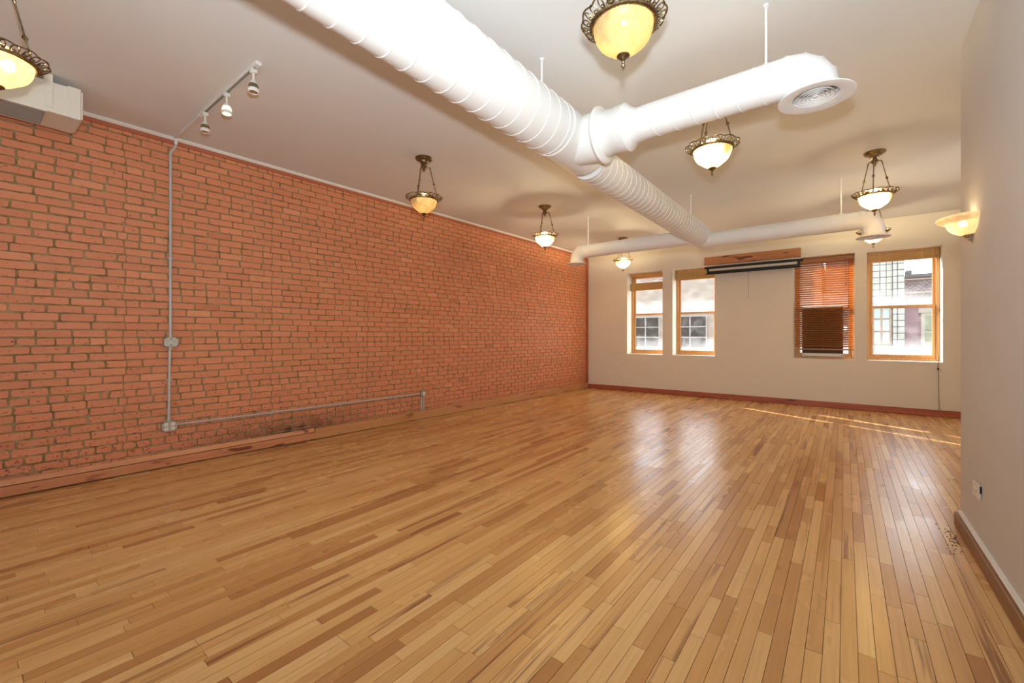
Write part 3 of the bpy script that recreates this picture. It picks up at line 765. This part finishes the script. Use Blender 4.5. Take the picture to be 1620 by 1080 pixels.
LAMPS = [   # x, y, turn, power, bulb state, label
    (-3.62, .13, 1.9, .2, 1, 'bronze pendant lamp cut off at the left edge beside the ceiling unit'),
    (-.845, 1.965, .6, .07, 0, 'largest amber-bowled bronze pendant lamp, cut by the top edge of the picture'),
    (-3.68, 3.16, .95, .05, 0, 'dim bronze pendant lamp overlapping the top of the brick wall'),
    (-3.60, 5.46, 2.75, 2.5, 1, 'small bronze pendant lamp before the brick, next to the left elbow'),
    (-3.53, 8.2, .7, 3.2, 1, 'smallest bronze pendant lamp hanging under the left duct arm'),
    (-.845, 3.72, 2.25, .9, 1, 'lit bronze pendant lamp whose rods vanish behind the near duct branch'),
    (.25, 6.015, 2.49, 1.2, 1, 'lit bronze pendant lamp with visible canopy above the right duct elbow'),
    (.325, 8.19, 2.49, 2.4, 1, 'lit bronze pendant lamp mostly hidden behind the right duct diffuser')]
tmpl = lamp_template(LAMPS[0][5])
for i, (x_, y_, a_, pw, lit, lab) in enumerate(LAMPS):
    L = tmpl if i == 0 else copy_tree(tmpl)
    L.location = (x_, y_, CEIL); L.rotation_euler = (0, 0, a_); tag(L, lab, 'lamp', 'bronze pendant lamps with amber glass bowls')
    if not lit:
        for ch in L.children:
            if ch.name.startswith('bulb'):
                ch.data = ch.data.copy(); ch.data.materials[0] = M['bulbdim']
    ld = bpy.data.lights.new('lamp_light', 'POINT'); ld.energy = LAMP_W * pw; ld.color = LAMP_COL; ld.shadow_soft_size = .03
    lo_ = bpy.data.objects.new('lamp_light', ld); COL.objects.link(lo_); lo_.location = (x_, y_, CEIL - .452)

# ---------------------------------------------------------------- wall sconce on the right wall
SYC, SZT = 3.85, 2.025
sn = thing('wall_sconce', 'half-bowl alabaster glass wall sconce glowing on the right wall', 'sconce', (X_R, SYC, SZT - .14))
TS = Matrix.Translation((X_R - .002, SYC, SZT)) @ Matrix.Diagonal((.86, 1, 1, 1))
sprof = [(.184, .0), (.189, -.004), (.190, -.010), (.183, -.018), (.164, -.026), (.148, -.032), (.139, -.036), (.137, -.042), (.134, -.052), (.126, -.066), (.112, -.081), (.092, -.094), (.070, -.104), (.050, -.110), (.040, -.113)]
build('glass_shade', MB().lathe(sprof, 48, TS, math.pi / 2, 3 * math.pi / 2), M['alabaster'], sn, smooth=60)
build('metal_cup', MB().lathe([(.046, -.104), (.048, -.112), (.040, -.124), (.024, -.130), (.026, -.137), (.016, -.146), (.006, -.150), (.008, -.156), (0, -.160)], 32, TS, math.pi / 2, 3 * math.pi / 2, rfun=lambda t, z: 1 + .04 * math.cos(24 * t)), M['nickel'], sn, smooth=True)
build('back_plate', MB().bbox(X_R - .012, X_R, SYC - .05, SYC + .05, SZT - .10, SZT - .015, .003), M['nickel'], sn)
sb = build('bulb', MB().sphere((X_R - .045, SYC, SZT - .04), .022, 14, 10), M['bulb'], sn, smooth=True)
build('socket', MB().cyl((X_R - .03, SYC, SZT - .092), (X_R - .042, SYC, SZT - .06), .012, 12), M['nickel'], sb)
ld = bpy.data.lights.new('sconce_light', 'POINT'); ld.energy = 3.5; ld.color = (1, .66, .32); ld.shadow_soft_size = .025
lo_ = bpy.data.objects.new('sconce_light', ld); COL.objects.link(lo_); lo_.location = (X_R - .05, SYC, SZT - .035)

# ---------------------------------------------------------------- track light
TY = 1.322
tk = thing('track_light', 'white ceiling track with three small spot heads', 'track light', (-3.95, TY, CEIL))
tx0, tx1 = at_z(411, 106, CEIL - .02).x, at_z(313, 183, CEIL - .02).x
rl = build('rail', MB().box(tx1, tx0, TY - .018, TY - .012, CEIL - .022, CEIL).box(tx1, tx0, TY + .012, TY + .018, CEIL - .022, CEIL).box(tx1, tx0, TY - .012, TY + .012, CEIL - .006, CEIL), M['trimwhite'], tk)
build('slot', MB().box(tx1 + .01, tx0 - .01, TY - .0115, TY + .0115, CEIL - .012, CEIL - .007), M['grey'], rl)
for xx in (tx0, tx1): build('end_cap', MB().bbox(xx - .03, xx + .03, TY - .02, TY + .02, CEIL - .026, CEIL, .003), M['trimwhite'], rl)
for i, (px, py) in enumerate(((402, 112), (358, 149), (322, 179))):
    hx = at_z(px, py, CEIL - .03).x; T = Matrix.Translation((hx, TY, CEIL))
    hd = build('spot_head', MB().bbox(-.020, .020, -.020, .020, -.050, -.020, .004, T).cyl(T @ Vector((0, 0, -.05)), T @ Vector((0, 0, -.098)), .008, 12)
               .lathe([(.008, -.095), (.014, -.105), (.024, -.122), (.027, -.132)], 24, T), M['trimwhite'], tk, smooth=True)
    build('glass_cup', MB().lathe([(.027, -.130), (.033, -.148), (.035, -.164)], 24, T), M['spotlit'] if i == 1 else M['frost'], hd, smooth=True)
    build('collar_ring', MB().lathe([(.035, -.163), (.0365, -.168), (.036, -.186), (.033, -.190), (.030, -.186), (.031, -.166)], 24, T), M['trimwhite'], hd, smooth=True)
    build('reflector', MB().lathe([(.031, -.186), (.018, -.174), (0, -.170)], 24, T), M['spotlit'] if i == 1 else M['chrome'], hd, smooth=True)
    if i == 1:
        ld = bpy.data.lights.new('spot_light', 'SPOT'); ld.energy = 14.; ld.color = (1, .75, .4); ld.spot_size = 1.6; ld.spot_blend = .8; ld.shadow_soft_size = .03
        lo_ = bpy.data.objects.new('spot_light', ld); COL.objects.link(lo_); lo_.location = (hx, TY, CEIL - .2)

# ---------------------------------------------------------------- conduits and outlet boxes on the brick wall
SC_ = 1.297
cz1, cz2 = on_left(271, 541, .04).z, on_left(268, 674, .04).z
s1_, s2_ = on_left(271, 541, .045).y, on_left(268.5, 674, .045).y
s3_, z3_ = on_left(670, 622.5, .04).y, on_left(670, 622.5, .04).z
cdt = thing('conduit', 'grey steel conduit running from the ceiling track down the brick wall', 'conduit', wall_pt(s1_, 0, .02))
cs = (s1_ + s2_) / 2
build('surface_raceway', MB().bbox(xw(TY) + .037, tx1 - .03, TY - .012, TY + .012, CEIL - .019, CEIL - .0005, .004).bbox(xw(TY) + .037, xw(TY) + .055, TY - .013, TY + .013, CEIL - .075, CEIL - .0005, .004), M['trimwhite'], cdt)
build('vertical_pipe', MB().tube([wall_pt(TY, CEIL - .06, .044), wall_pt(TY, CEIL - .10, .04), wall_pt(cs + .006, CEIL - .16, .02), wall_pt(s1_, cz1 + .05, .02)], .0115, 12), M['steel'], cdt, smooth=True)
build('vertical_pipe', MB().tube([wall_pt(s1_ - .004, cz1 - .05, .02), wall_pt(s2_, cz2 + .05, .02)], .0115, 12), M['steel'], cdt, smooth=True)
build('horizontal_pipe', MB().tube([wall_pt(s2_ + .062, cz2 + .004, .02), wall_pt(s2_ + .10, cz2 + .004, .016), wall_pt(s3_ - .12, z3_ + .0, .016), wall_pt(s3_ - .046, z3_, .02)], .0095, 12), M['steel'], cdt, smooth=True)
for ds in (-.022, .022): build('drop_pipe', MB().cyl(wall_pt(s3_ + ds, .13, .02), wall_pt(s3_ + ds, z3_ - .043, .02), .0095, 10), M['steel'], cdt, smooth=True)
for s_, z_ in ((s1_, cz1 + .06), (s1_, cz1 - .06), (s2_, cz2 + .062)):
    build('connector', MB().cyl(wall_pt(s_, z_ - .012, .02), wall_pt(s_, z_ + .012, .02), .015, 12), M['steel'], cdt, smooth=True)
for s_, z_ in ((s1_ + .01, 2.05), (s1_, .85)):
    build('pipe_strap', MB().bbox(.008, .013, -.03, .016, -.01, .01, .001, Matrix.Translation(wall_pt(s_, z_, .004))), M['steel'], cdt)
for k in range(3):
    s_ = s2_ + (s3_ - s2_) * (.3 + .27 * k); build('pipe_strap', MB().bbox(.011, .028, -.008, .008, -.02, .012, .001, Matrix.Translation(wall_pt(s_, cz2 + (z3_ - cz2) * (.3 + .27 * k), .0))), M['steel'], cdt)

def wall_box(name, label, cat, s, z, w_, h_, d=.048):
    t = thing(name, label, cat, wall_pt(s, z - h_ / 2, 0))
    Mx = Matrix.Translation(wall_pt(s, z, 0)) @ Matrix.Rotation(-math.atan(KW), 4, 'Z')   # local x = out of the wall
    build('box_body', MB().bbox(-.006, d, -w_ / 2, w_ / 2, -h_ / 2, h_ / 2, .006, Mx), M['boxmetal'], t)
    c = .018; v = []
    for xx in (d - .001, d + .005):
        for (u, q) in ((-w_ / 2 + c, -h_ / 2), (w_ / 2 - c, -h_ / 2), (w_ / 2, -h_ / 2 + c), (w_ / 2, h_ / 2 - c), (w_ / 2 - c, h_ / 2), (-w_ / 2 + c, h_ / 2), (-w_ / 2, h_ / 2 - c), (-w_ / 2, -h_ / 2 + c)):
            v.append(Mx @ Vector((xx, u * .97, q * .97)))
    cp = build('cover_plate', MB().add(v, [tuple(range(8, 16))] + [(i, (i + 1) % 8, 8 + (i + 1) % 8, 8 + i) for i in range(8)]), M['boxmetal'], t)
    for u in (-1, 1):
        for q in (-1, 1):
            build('corner_screw', MB().cyl(Mx @ Vector((d - .002, u * (w_ / 2 - .009), q * (h_ / 2 - .009))), Mx @ Vector((d + .003, u * (w_ / 2 - .009), q * (h_ / 2 - .009))), .006, 8), M['dark'], t)
    return t, Mx, d + .005, cp
t, Mx, d, cp = wall_box('junction_box', 'blank square steel junction box midway up the brick conduit', 'electrical box', s1_, cz1, .112, .092)
build('centre_screw', MB().cyl(Mx @ Vector((d - .001, 0, 0)), Mx @ Vector((d + .004, 0, 0)), .006, 10), M['plastic'], cp)
build('knockout_mark', MB().cyl(Mx @ Vector((d - .001, 0, .03)), Mx @ Vector((d + .0012, 0, .03)), .005, 10).cyl(Mx @ Vector((d - .001, 0, -.03)), Mx @ Vector((d + .0012, 0, -.03)), .005, 10), M['dark'], cp)
def receptacle(mx, d, cu, cv, par, r=.0165, rot=False):
    """round socket face with two slots and a ground hole, local x out of the wall"""
    q = []; 
    for k in range(16):
        a = 2 * math.pi * k / 16; q.append((max(-.0150, min(.0150, r * math.cos(a))), r * math.sin(a)) if not rot else (r * math.cos(a), max(-.0150, min(.0150, r * math.sin(a)))))
    v = [mx @ Vector((d - .001, cu + a, cv + b)) for a, b in q] + [mx @ Vector((d + .002, cu + a, cv + b)) for a, b in q]
    rc = build('receptacle', MB().add(v, [tuple(range(16, 32))] + [(i, (i + 1) % 16, 16 + (i + 1) % 16, 16 + i) for i in range(16)]), M['plastic'], par)
    sl = MB()
    for (a, b, ww, hh) in ((-.006, .004, .0022, .008), (.006, .004, .0022, .0065), (0, -.0065, .0045, .0045)):
        if rot: a, b, ww, hh = b, a, hh, ww
        sl.box(d + .0015, d + .0024, cu + a - ww / 2, cu + a + ww / 2, cv + b - hh / 2, cv + b + hh / 2, mx)
    build('slots', sl, M['dark'], rc)
t, Mx, d, cp = wall_box('outlet_box', 'square steel outlet box with four white sockets low on the brick', 'outlet', s2_, cz2, .118, .098)
for u in (-.026, .026):
    for v_ in (-.021, .021): receptacle(Mx, d, u, v_, cp)
t, Mx, d, cp = wall_box('outlet_box', 'small steel box at the far end of the horizontal conduit', 'outlet', s3_, z3_, .085, .078)
receptacle(Mx, d, .004, .0, cp, .027)

def plate_outlet(label, mx, horizontal, size=None):
    t = thing('wall_outlet', label, 'outlet', mx.translation)
    a, b = size or ((.058, .036) if horizontal else (.036, .058))
    pl = build('cover_plate', MB().bbox(-.001, .006, -a, a, -b, b, .003, mx), M['plastic'], t)
    for k in (-.02, .02):
        if horizontal: receptacle(mx, .006, k, 0, pl, .0165, True)
        else: receptacle(mx, .006, 0, k, pl)
    build('screw', MB().cyl(mx @ Vector((.005, 0, 0)), mx @ Vector((.0075, 0, 0)), .003, 8), M['nickel'], pl)
    return t
for (px, py), lab in (((964.5, 589), 'ivory wall outlet under the window nearest the brick'), ((1196.5, 603.5), 'ivory wall outlet on the blank wall between the window pairs')):
    p = at_y(px, py, Y_FAR); plate_outlet(lab, Matrix.Translation(p) @ Matrix.Rotation(-math.pi / 2, 4, 'Z'), True)
p = at_x(1540.5, 774, X_R - .02)
mx = Matrix.Translation((X_R, p.y, p.z)) @ Matrix.Rotation(math.pi, 4, 'Z')
t = plate_outlet('ivory outlet with a crooked plate low on the right wall', mx @ Matrix.Translation((.006, 0, 0)) @ Matrix.Rotation(.04, 4, 'Z'), True, (.072, .044))
build('wall_cutout', MB().box(.0005, .008, .0705, .080, .0, .040, mx), M['dark'], t)

# ---------------------------------------------------------------- white ceiling unit at the left edge
ux0, ux1, uy1, uz0, uz1 = -5.07, -4.70, .600, 2.964, 3.192
uy0 = -.62
un = thing('ceiling_unit', 'white boxy air filter unit hung from the ceiling at the left edge', 'air cleaner', ((ux0 + ux1) / 2, 0, uz0))
build('housing', MB().bbox(ux0, ux1, uy0, uy1 - .04, uz0, uz1, .004), M['cream'], un)
build('end_panel', MB().bbox(ux0 + .005, ux1 + .008, uy1 - .085, uy1 - .012, uz0 - .004, uz1 + .006, .003).bbox(ux0 + .015, ux1 + .002, uy1 - .012, uy1, uz0 + .004, uz1 - .01, .003), M['cream'], un)
build('front_lip', MB().bbox(ux1 - .012, ux1 + .008, uy0, uy1 - .19, uz0 - .008, uz0 + .004, .002), M['cream'], un)
y_ = uy1 - .20
for k in range(4):
    gr = build('grille', MB().box(ux0 + .03, ux1 - .03, y_ - .22, y_, uz0 - .004, uz0 + .002), M['grey'], un)
    ms = MB()
    for j in range(11): ms.box(ux0 + .035 + j * .029, ux0 + .040 + j * .029, y_ - .215, y_ - .005, uz0 - .006, uz0 - .003)
    build('mesh_wires', ms, paint('filter_wire_%d' % k, (.42, .41, .39), .5), gr)
    build('divider', MB().bbox(ux0 + .01, ux1 - .01, y_ - .252, y_ - .22, uz0 - .007, uz0 + .002, .002), M['cream'], un); y_ -= .252
for yy in (uy1 - .185, uy0 + .2): build('hanging_strap', MB().bbox(ux1 - .001, ux1 + .007, yy - .024, yy + .024, uz0 + .03, CEIL, .002).bbox(ux1 - .03, ux1 + .007, yy - .026, yy + .026, CEIL - .008, CEIL, .002), M['cream'], un)

# ---------------------------------------------------------------- floor litter by the right baseboard
db = MB(); rd = random.Random(3)
for k in range(70):
    u = abs(rd.gauss(0, .10)); px_, py_ = .575 - abs(rd.gauss(0, .035)) - .01, 3.86 + rd.gauss(0, .13)
    r_ = rd.uniform(.0012, .005)
    db.box(-r_, r_, -r_ * .6, r_ * .6, 0, r_ * .8, Matrix.Translation((px_, py_, .0006)) @ Matrix.Rotation(rd.random() * 3, 4, 'Z'))
build('plaster_crumbs', db, paint('crumbs', (.16, .12, .09), .9, .4), label='scattered plaster crumbs on the floor by the right baseboard', cat='debris', kind='stuff')

# ================================================================ ACROSS THE STREET
YS = 24.0
def sy(px, py): return at_y(px, py, YS)
M['redbrick'] = paint('violet_red_brick', (.30, .17, .20), .85, .25, scale=9.)
def brick_far(name, c1, c2, cm):
    t = NT(name); v = t.n('ShaderNodeMapping', {0: t.n('ShaderNodeNewGeometry').outputs['Position'], 'Rotation': (math.pi / 2, 0, 0)}).outputs[0]
    b = t.n('ShaderNodeTexBrick', {'Vector': v, 'Color1': (*c1, 1), 'Color2': (*c2, 1), 'Mortar': (*cm, 1), 'Scale': 1., 'Mortar Size': .012, 'Brick Width': .22, 'Row Height': .075}).outputs[0]
    c = t.mix(t.ramp(t.noise(t.pos((2.2, 2.2, 4.5)), 1., 5, .7), [(.38, (0, 0, 0)), (.62, (.75, .75, .75))]), b, tuple(x * 1.5 for x in c1))
    return t.surf(t.bsdf(c, .85, 0, None, .2))
M['fb_tan'] = brick_far('tan_street_brick', (.21, .175, .15), (.12, .10, .09), (.30, .275, .25))
M['fb_violet'] = brick_far('violet_street_brick', (.14, .075, .10), (.17, .10, .13), (.18, .14, .16))
M['terra'] = paint('glazed_terracotta', (.31, .335, .335), .3, .08, .6, scale=1.5)
M['joint'] = paint('terracotta_joint', (.08, .085, .09), .9, .05)
M['stone'] = paint('pale_stone', (.27, .26, .235), .8, .05)
M['fglass'] = metal('street_window_glass', (.30, .42, .54), .18, (.17, .25, .33))
M['fframe'] = paint('pale_window_frame', (.25, .225, .21), .6, .03)
M['slate'] = paint('dark_slate', (.05, .045, .06), .6, .1)
M['pink'] = paint('pink_tile', (.19, .12, .15), .6, .1)
M['ochre'] = paint('ochre_stone', (.25, .185, .13), .7, .05)
M['asphalt'] = paint('asphalt', (.10, .10, .10), .9, .1)
build('ground_street', MB().box(-60, 60, 10.4, 60, -4.4, -4.2), M['asphalt'], kind='structure', label='grey street far below the windows')
def far_window(par, x0, x1, z0, z1, cols, rows, frame=.06, y=YS, mat='fframe'):
    f = MB(); y0, y1 = y - .06, y + .02
    f.box(x0, x0 + frame, y0, y1, z0, z1); f.box(x1 - frame, x1, y0, y1, z0, z1); f.box(x0 + frame, x1 - frame, y0, y1, z0, z0 + frame); f.box(x0 + frame, x1 - frame, y0, y1, z1 - frame, z1)
    dx = (x1 - x0 - frame) / cols; dz = (z1 - z0 - frame) / rows
    for i in range(1, cols): f.box(x0 + i * dx, x0 + i * dx + frame, y0 + .005, y1, z0 + frame, z1 - frame)
    for j in range(1, rows): f.box(x0 + frame, x1 - frame, y0 + .008, y1, z0 + j * dz, z0 + j * dz + frame * .7)
    fw = build('window_frame', f, M[mat], par)
    for i in range(cols):
        for j in range(rows): build('pane', MB().box(x0 + i * dx + frame, x0 + (i + 1) * dx, y + .0, y + .012, z0 + j * dz + frame, z0 + (j + 1) * dz), M['fglass'], fw)
    return fw
# tan brick building seen through the two left windows
A0, A1 = sy(930, 500).x, sy(1300, 500).x
bA = thing('tan_brick_building', 'weathered tan brick building with gridded windows seen through the left windows', 'building', ((A0 + A1) / 2, YS, -4.2))
build('wall', MB().box(A0, A1, YS, YS + 6, -4.2, 4.75), M['fb_tan'], bA)
zlo, zhi = sy(1095, 551).z, sy(1095, 499).z
for (l, r) in ((1000, 1044), (1066, 1119), (1141, 1185)):
    far_window(bA, sy(l, 520).x, sy(r, 520).x, zlo, zhi, 2, 3)
build('sill_course', MB().box(A0, A1, YS - .1, YS, zlo - .12, zlo), M['stone'], bA)
build('parapet_cap', MB().box(A0 - .05, A1 + .05, YS - .1, YS + .4, 4.75, 4.9), M['stone'], bA)
# white terracotta building seen through the rightmost window
T0, T1 = A1 + .15, sy(1431.5, 500).x
bT = thing('terracotta_building', 'pale glazed terracotta building with tile joints seen through the rightmost window', 'building', ((T0 + T1) / 2, YS, -4.2))
build('wall', MB().box(T0, T1 - .02, YS + .03, YS + 6, -4.2, 7.2), M['joint'], bT)
xa = sy(1412, 500).x; xb = sy(1419.5, 500).x; xs0 = sy(1366, 500).x
zw0, zw1 = sy(1390, 545).z, sy(1390, 484).z
th_ = (sy(1420, 480).z - sy(1420, 490).z)
z = sy(1420, 567).z - 3 * th_
cols = [(xs0, sy(1380, 500).x, 0), (sy(1380, 500).x, sy(1392, 500).x, 0), (sy(1392, 500).x, sy(1402, 500).x, 0), (sy(1402, 500).x, xa, 0), (xa, xb, 1), (xb, T1, 1)]
while z < 6.2:
    for (l, r, pil) in cols:
        if not pil and z + th_ > zw0 - .02 and z < zw1 + .05 and r < xa + .01: continue
        build('tile', MB().bbox(l + .012, r - .012, YS - (.10 if pil else 0.), YS + .035, z + .012, z + th_ - .012, .01), M['terra'], bT)
    z += th_
far_window(bT, sy(1366, 500).x, xa - .03, zw0, zw1, 3, 3, .07, YS + .02, 'ochre')
build('sill_ledge', MB().bbox(xs0, sy(1424, 500).x, YS - .22, YS, zw0 - .16, zw0 - .04, .02), M['stone'], bT)
# violet brick building to its right
V0, V1 = T1 + .005, sy(1580, 500).x
zp = sy(1455, 433).z
bV = thing('violet_brick_building', 'violet brick building with patterned cornice and sky above, seen through the rightmost window', 'building', ((V0 + V1) / 2, YS, -4.2))
build('wall', MB().box(V0, V1, YS + .02, YS + 6, -4.2, zp - .08), M['fb_violet'], bV)
build('coping', MB().bbox(V0, V1, YS - .12, YS + .5, zp - .14, zp, .02).bbox(V0 + .02, V0 + .2, YS - .1, YS + .3, zp, zp + .16, .02), M['slate'], bV)
for py, hh in ((441.5, .05), (462.5, .05)):
    zz = sy(1455, py).z; build('string_course', MB().bbox(V0, V1, YS - .12, YS + .03, zz - hh / 2, zz + hh / 2, .01), M['ochre'], bV)
zt0, zt1_ = sy(1455, 460.5).z, sy(1455, 443.5).z
nr = 6; hh = (zt1_ - zt0) / nr
for j in range(nr):
    for i in range(14):
        xx = V0 + .02 + i * .17 + (.085 if j % 2 else 0)
        build('cornice_tile', MB().bbox(xx, xx + .082, YS - .05, YS + .03, zt0 + j * hh + .008, zt0 + (j + 1) * hh - .008, .006), M['slate'], bV)
build('pattern_band', MB().box(V0, V1, YS - .02, YS + .03, zt0, zt1_), M['pink'], bV)
for i in range(14):
    build('dentil', MB().box(V0 + .05 + i * .17, V0 + .13 + i * .17, YS - .09, YS + .03, sy(1455, 467).z, sy(1455, 464).z), M['slate'], bV)
w0, w1 = sy(1457, 520).x, sy(1484, 520).x
far_window(bV, w0, w1, sy(1465, 553).z, sy(1465, 495).z, 1, 2, .11, YS, 'stone')
build('window_sill', MB().bbox(w0 - .1, w1 + .1, YS - .16, YS + .02, sy(1465, 557).z, sy(1465, 553).z, .01), M['stone'], bV)
build('window_lintel', MB().bbox(w0 - .08, w1 + .08, YS - .08, YS + .02, sy(1465, 495).z, sy(1465, 487).z, .01), M['stone'], bV)
